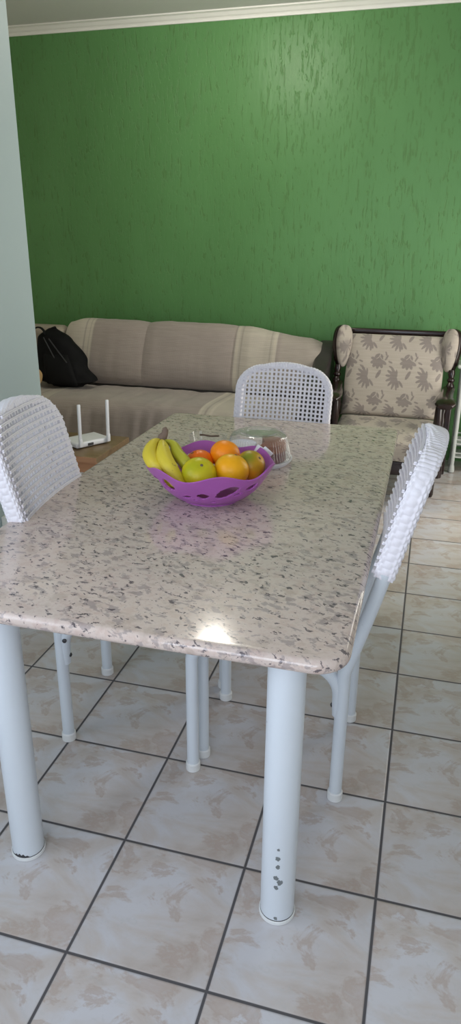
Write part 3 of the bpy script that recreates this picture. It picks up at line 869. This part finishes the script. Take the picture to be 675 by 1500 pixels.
# ------------------------------------------------------------------ armchair
A = thing('armchair', 'dark wood wing armchair with beige floral cushions against the green wall', 'armchair', (-.68, 11.0, 0))
CB = (.44, .385, .33); CF = (.26, .225, .205)
def ell(x, y, cx, cy, a_, b_, ang):
    dx, dy = x - cx, y - cy; c_, s_ = math.cos(ang), math.sin(ang)
    return ((dx * c_ + dy * s_) / a_) ** 2 + ((-dx * s_ + dy * c_) / b_) ** 2
def rose(x, y):
    d = 9
    if math.hypot(x, (y - .05) * 1.1) < .088 and abs(math.hypot(x + .10, y - .15) - .13) > .006 and abs(math.hypot(x - .12, y - .11) - .10) > .006: return 1
    for a_, L_, w in ((200, .105, .034), (232, .11, .036), (265, .10, .034), (300, .11, .034), (335, .12, .032), (165, .10, .026)):
        q = math.radians(a_)
        d = min(d, ell(x, y, .105 * math.cos(q), .01 + .095 * math.sin(q), L_ * .60, w, q))
    for cx, cy, l, w, a_ in ((.155, .055, .055, .018, 60), (.235, -.02, .045, .016, 160), (.14, .13, .045, .016, 110), (.02, -.235, .085, .032, 60), (.26, -.11, .05, .016, 150)):
        d = min(d, ell(x, y, cx, cy, l, w, math.radians(a_)))
    return 1 if d < 1 else 0
def leafs(x, y):
    d = 9
    for k, a_ in enumerate((125, 150, 175, 200, 225, 250, 275)):
        q = math.radians(a_); L_ = .115
        d = min(d, ell(x, y, .05 + L_ * math.cos(q), .06 + L_ * math.sin(q), .105, .026, q))
    for a_, L_ in ((-50, .15), (-72, .12), (95, .06)):
        q = math.radians(a_); d = min(d, ell(x, y, .05 + L_ * math.cos(q), .06 + L_ * math.sin(q), .07, .022, q))
    return 1 if d < 1 else 0
def floral(x, y):
    PX, PY = .585, .66
    for i in range(-1, 2):
        for j in range(-1, 2):
            cx = (math.floor(x / PX) + i + .5) * PX; cy = (math.floor(y / PY) + j + .5) * PY
            if abs(x - cx) < .35 and abs(y - cy) < .36 and rose(x - cx, y - cy): return 1
            cx2 = cx - .25; cy2 = cy - .33
            if abs(x - cx2) < .3 and abs(y - cy2) < .3 and leafs(x - cx2, y - cy2): return 1
    return 0
def fcol(x, y): return CF if floral(x, y) else CB
# reclined back cushion: local y runs back, from crease to top
BW = 1.93
def cush(w, P, bulge, xo=0):
    L_ = sum(math.dist(a_, b_) for a_, b_ in zip(P, P[1:]))
    def f(u, v):
        y, z = spline(P, v); y2, z2 = spline(P, min(1, v + .01)); y1, z1 = spline(P, max(0, v - .01))
        ty, tz = y2 - y1, z2 - z1; l = math.hypot(ty, tz); ny, nz = -tz / l, ty / l     # towards the front/up
        if ny > 0 and nz < 0: ny, nz = -ny, -nz
        eu = 1 - abs(2 * u - 1) ** 8; ev = 1 - abs(2 * v - 1) ** 10
        o = bulge * (eu * ev) ** .6
        wr = .012 * mnoise.noise(Vector((u * 5, v * 5, xo)))
        return (xo + (u - .5) * w, y + ny * (o + wr), z + nz * (o + wr))
    return f, L_
BKP = [(.36, 1.18), (.47, 1.4), (.70, 1.85), (.92, 2.3), (1.10, 2.70)]
f, L_ = cush(BW, BKP, .12)
MB().grid(f, 250, 250, col=lambda u, v: fcol((u - .5) * BW + .02, v * L_ - .16), thick=.12).build('back_cushion', M['floral'], A, colors=True)
STP = [(.36, 1.16), (-.2, 1.15), (-.9, 1.14), (-1.55, 1.13), (-1.68, 1.05), (-1.70, .88)]
def seatc(u, v):
    y, z = spline(STP, v); eu = 1 - abs(2 * u - 1) ** 8
    return ((u - .5) * 1.86, y, z + .10 * eu * math.sin(PI * min(1, v * 1.05)) ** .5 * (1 - smooth01(.8, 1, v)) + .008 * mnoise.noise(Vector((u * 6, v * 6, 0))))
MB().grid(seatc, 200, 200, col=lambda u, v: fcol((u - .5) * 1.86 + .1, 2.05 - v * 2.4), thick=-.22).build('seat_cushion', M['floral'], A, colors=True)
mb = MB(); mb.rbox((0, -1.62, .74), (2.1, .12, .26), .03); mb.rbox((0, .42, .74), (2.1, .12, .26), .03)
for s_ in (-1, 1): mb.rbox((s_ * 1.02, -.6, .74), (.12, 2.1, .26), .03)
mb.rbox((0, -.6, .82), (2.0, 2.0, .06), .02)
mb.build('seat_frame', M['mahogany'], A)
mb = MB(); mb.rbox((0, 1.22, 2.74), (1.96, .10, .13), .04)
for x in (-.6, -.2, .2, .6): mb.tube([(x, .62, 1.0), (x, .95, 1.8), (x, 1.22, 2.7)], .035, 10)
mb.build('crest_rail', M['mahogany'], A)
SPN = [(.045, 0), (.075, .03), (.05, .07), (.08, .14), (.095, .22), (.08, .30), (.05, .36), (.075, .39), (.075, .42), (.05, .45), (.07, .53), (.06, .60)]
for s_ in (-1, 1):
    x = s_ * 1.13
    # turned post, leaning back with the cushion
    mb = MB()
    mb.rbox((x, .62, .75), (.15, .15, 1.5), .03)
    Mx = Matrix.Rotation(-.24, 3, 'X')
    mb.lathe(SPN, 24, c=(x, .64, 1.52), M=Mx)
    mb.build('turned_post', M['mahogany'], A)
    # wing: slim frame with an upholstered pad on its inner face
    ang = -s_ * math.radians(38)
    def wing_pts(sc, off, y0=0, n=48):
        P = []
        for k in range(n):
            q = 2 * PI * k / n; sq = math.sin(q); cq = math.cos(q)
            w_ = .165 + .045 * sq
            px = math.copysign(abs(cq) ** .8, cq) * w_ * sc; pz = sq * .41 * (sc if sc < 1.05 else 1.04)
            P.append(Vector((px, off, pz)))
        return P
    Rw = Matrix.Rotation(-.20, 3, 'X')
    Rz = Matrix.Rotation(ang, 3, 'Z')
    cW = Vector((x - s_ * .05, .93, 2.46))
    def plate(layers, name, mat, col=None):
        mb = MB(); vs = []; cs = []
        for sc, off in layers: vs += wing_pts(sc, off)
        n = 48; m = len(layers)
        fs = [(i * n + k, i * n + (k + 1) % n, (i + 1) * n + (k + 1) % n, (i + 1) * n + k) for i in range(m - 1) for k in range(n)]
        fs += [tuple(reversed(range(n))), tuple(range((m - 1) * n, m * n))]
        cs = [fcol(v.x * 1.2 + .33, v.z + .35) if col else (1, 1, 1) for v in vs]
        mb.add([Rw @ (Rz @ v) + cW for v in vs], fs, cs)
        return mb.build(name, mat, A, colors=bool(col))
    plate([(1.16, .07), (1.20, .05), (1.20, -.01), (1.14, -.03)], 'wing_frame', M['mahogany'])
    plate([(1.0, -.03), (1.03, -.06)] + [(1.02 - .02 * k - .0075 * k * k, -.085 - .012 * k) for k in range(8)] + [(.02, -.20)], 'wing_pad', M['floral'], True)
    # armrest with rounded nose, front post
    xa = s_ * 1.03
    mb = MB()
    pa = [(xa + s_ * .08, .70, 1.76), (xa + s_ * .05, .3, 1.75), (xa, -.2, 1.75), (xa, -.6, 1.77), (xa, -.92, 1.77), (xa, -1.0, 1.74)]
    mb.tube(pa, [.09, .09, .11, .14, .14, .10], 24, flat=(.55, 1.3))
    mb.build('armrest', M['mahogany'], A)
    mb = MB().lathe([(.05, 0), (.07, .05), (.07, .5), (.05, .56), (.08, .66), (.055, .78), (.08, .98), (.085, 1.15), (.06, 1.32), (.075, 1.40), (.06, 1.72)], 24, c=(s_ * .93, -.90, 0))
    mb.build('front_leg', M['mahogany'], A)
    mb = MB().rbox((s_ * 1.00, -.15, 1.15), (.07, 1.5, .10), .02)
    for k in range(4): mb.lathe([(.03, 0), (.05, .2), (.03, .35), (.045, .42), (.03, .52)], 12, c=(s_ * 1.01, -.6 + k * .32, 1.18))
    mb.build('side_rail', M['mahogany'], A)
    
# ------------------------------------------------------------------ white trolley at the right edge
Tr = thing('trolley', 'narrow grey-white metal trolley beside the armchair, at the right edge', 'trolley', (1.15, 12.05, 0))
for sx in (-1, 1):
    for sy in (-1, 1):
        x, y = sx * .48, sy * .28
        lg = MB().tube([(x, y, .16), (x, y, 1.2), (x, y, 2.16)], .045, 14).build('post', M['cart'], Tr)
        MB().lathe([(.03, 0), (.06, .015), (.065, .06), (.055, .13), (.045, .17)], 18, c=(x, y, 0)).build('foot', M['cart'], lg)
for z in (.34, .62, 1.42):
    mb = MB().rbox((0, 0, z), (1.04, .62, .035), .015)
    mb.tube([(-.5, -.3, z + .09), (.5, -.3, z + .09)], .014, 8); mb.tube([(-.5, .3, z + .09), (.5, .3, z + .09)], .014, 8); mb.tube([(-.5, -.3, z + .09), (-.5, .3, z + .09)], .014, 8)
    mb.build('shelf', M['cart'], Tr)
MB().rbox((0, 0, 2.19), (1.20, .76, .07), .034).build('top_shelf', M['cart'], Tr)

# ------------------------------------------------------------------ side table with router
W = thing('side_table', 'low wooden table between the wall end and the sofa, under the router', 'side table', (-5.32, 6.72, 0))
MB().rbox((0, 0, 1.455), (1.46, 1.22, .09), .008).build('table_top', M['board'], W)
MB().box((0, -.565, 1.33), (1.42, .05, .16)).build('end_board', M['orangewood'], W, smooth=False)
mb = MB()
for s_ in (-1, 1): mb.box((s_ * .69, 0, 1.33), (.04, 1.08, .16))
mb.box((0, .56, 1.33), (1.42, .05, .16)); mb.build('apron', M['board'], W, smooth=False)
for sx in (-1, 1):
    for sy in (-1, 1): MB().box((sx * .63, sy * .49, .705), (.11, .11, 1.41)).build('leg', M['board'], W, smooth=False)
MB().add([(-.73, -.611, 1.412), (.73, -.611, 1.412), (.73, -.611, 1.498), (-.73, -.611, 1.498), (-.73, -.616, 1.412), (.73, -.616, 1.412), (.73, -.616, 1.498), (-.73, -.616, 1.498)],
    [(0, 1, 2, 3), (7, 6, 5, 4), (0, 4, 5, 1), (1, 5, 6, 2), (2, 6, 7, 3), (3, 7, 4, 0)]).build('edge_strip', M['orangewood'], W, smooth=False)
Rr = thing('router', 'white wireless router with two upright antennas on the low wooden table', 'router', (-5.08, 6.78, 1.5), math.radians(60))
MB().rbox((0, 0, .055), (.62, .44, .085), .03).build('case', M['router'], Rr)
MB().rbox((0, 0, .010), (.54, .36, .02), .008).build('base_pad', M['dark'], Rr)
MB().rbox((-.06, -.222, .05), (.10, .012, .04), .004).build('port', M['dark'], Rr)
for x in (-.255, .255):
    an = MB().rbox((x, -.245, .10), (.06, .045, .13), .015).build('antenna', M['router'], Rr)
    MB().rbox((x, -.250, .42), (.055, .032, .56), .013, Matrix.Rotation(.03, 3, 'X')).build('blade', M['router'], an)

# white socket box on the pale wall
So = thing('wall_socket', 'small white socket box on the pale blue wall behind the table corner', 'socket', (LX, 4.35, 1.14))
MB().rbox((.05, 0, 0), (.10, .30, .22), .012).build('box', M['cream_plastic'], So)
mb = MB()
for y in (-.135, .135): mb.rbox((.105, y, 0), (.02, .03, .24), .006)
for z in (-.105, .105): mb.rbox((.105, 0, z), (.02, .30, .03), .006)
mb.build('frame', M['router'], So); MB().box((.101, 0, .05), (.006, .2, .05)).build('slot', M['dark'], So, smooth=False)

# ------------------------------------------------------------------ light and camera
def area(name, loc, rot, sx, sy, e, col):
    l = bpy.data.lights.new(name, 'AREA'); l.shape = 'RECTANGLE'; l.size = sx * S; l.size_y = sy * S
    l.energy = e; l.color = col
    o = bpy.data.objects.new(name, l); C.objects.link(o); o.location = Vector(loc) * S; o.rotation_euler = rot
    return o
# daylight entering through the two windows
area('daylight_living', (3.75, 9.18, 3.6), (0, math.radians(90), 0), 6.2, 3.3, 38, (1, .95, .84))
area('daylight_front', (-1, -7.6, 4.7), (math.radians(90), 0, 0), 5.9, 4.4, 40, (.80, .87, 1))
area('daylight_left', (LX - .7, -2.6, 4.7), (0, math.radians(-90), 0), 4.0, 6.3, 29, (.80, .87, 1))
l = bpy.data.lights.new('lamp_light', 'POINT'); l.energy = 28; l.color = (1, .95, .84); l.shadow_soft_size = .09
o = bpy.data.objects.new('lamp_light', l); C.objects.link(o); o.location = Vector((-3.78, 9.4, CEIL - .26)) * S

w = bpy.data.worlds.new('sky'); scene.world = w; w.use_nodes = True
bg = w.node_tree.nodes['Background']; bg.inputs['Color'].default_value = (.75, .86, 1, 1); bg.inputs['Strength'].default_value = 1.0

cam = bpy.data.cameras.new('camera'); co = bpy.data.objects.new('camera', cam); C.objects.link(co); scene.camera = co
F, PIT, ROL, YAW = 1035.9, .372509, .0082197, -.2667228
cam.sensor_fit = 'VERTICAL'; cam.sensor_height = 36; cam.lens = F / 1500 * 36; cam.clip_start = .02
f_ = Vector((math.sin(YAW) * math.cos(PIT), math.cos(YAW) * math.cos(PIT), -math.sin(PIT)))
r_ = Vector((math.cos(YAW), -math.sin(YAW), 0)); u_ = r_.cross(f_)
r2 = r_ * math.cos(ROL) + u_ * math.sin(ROL); u2 = -r_ * math.sin(ROL) + u_ * math.cos(ROL)
R3 = Matrix((r2, u2, -f_)).transposed()
co.matrix_world = Matrix.Translation(Vector((-.04789, -2.99027, 4.56261)) * S) @ R3.to_4x4()

vs_ = scene.view_settings
scene.display_settings.display_device = 'sRGB'
vs_.view_transform = 'Standard'; vs_.look = 'None'; vs_.gamma = 1; vs_.use_curve_mapping = False; vs_.exposure = 0.0
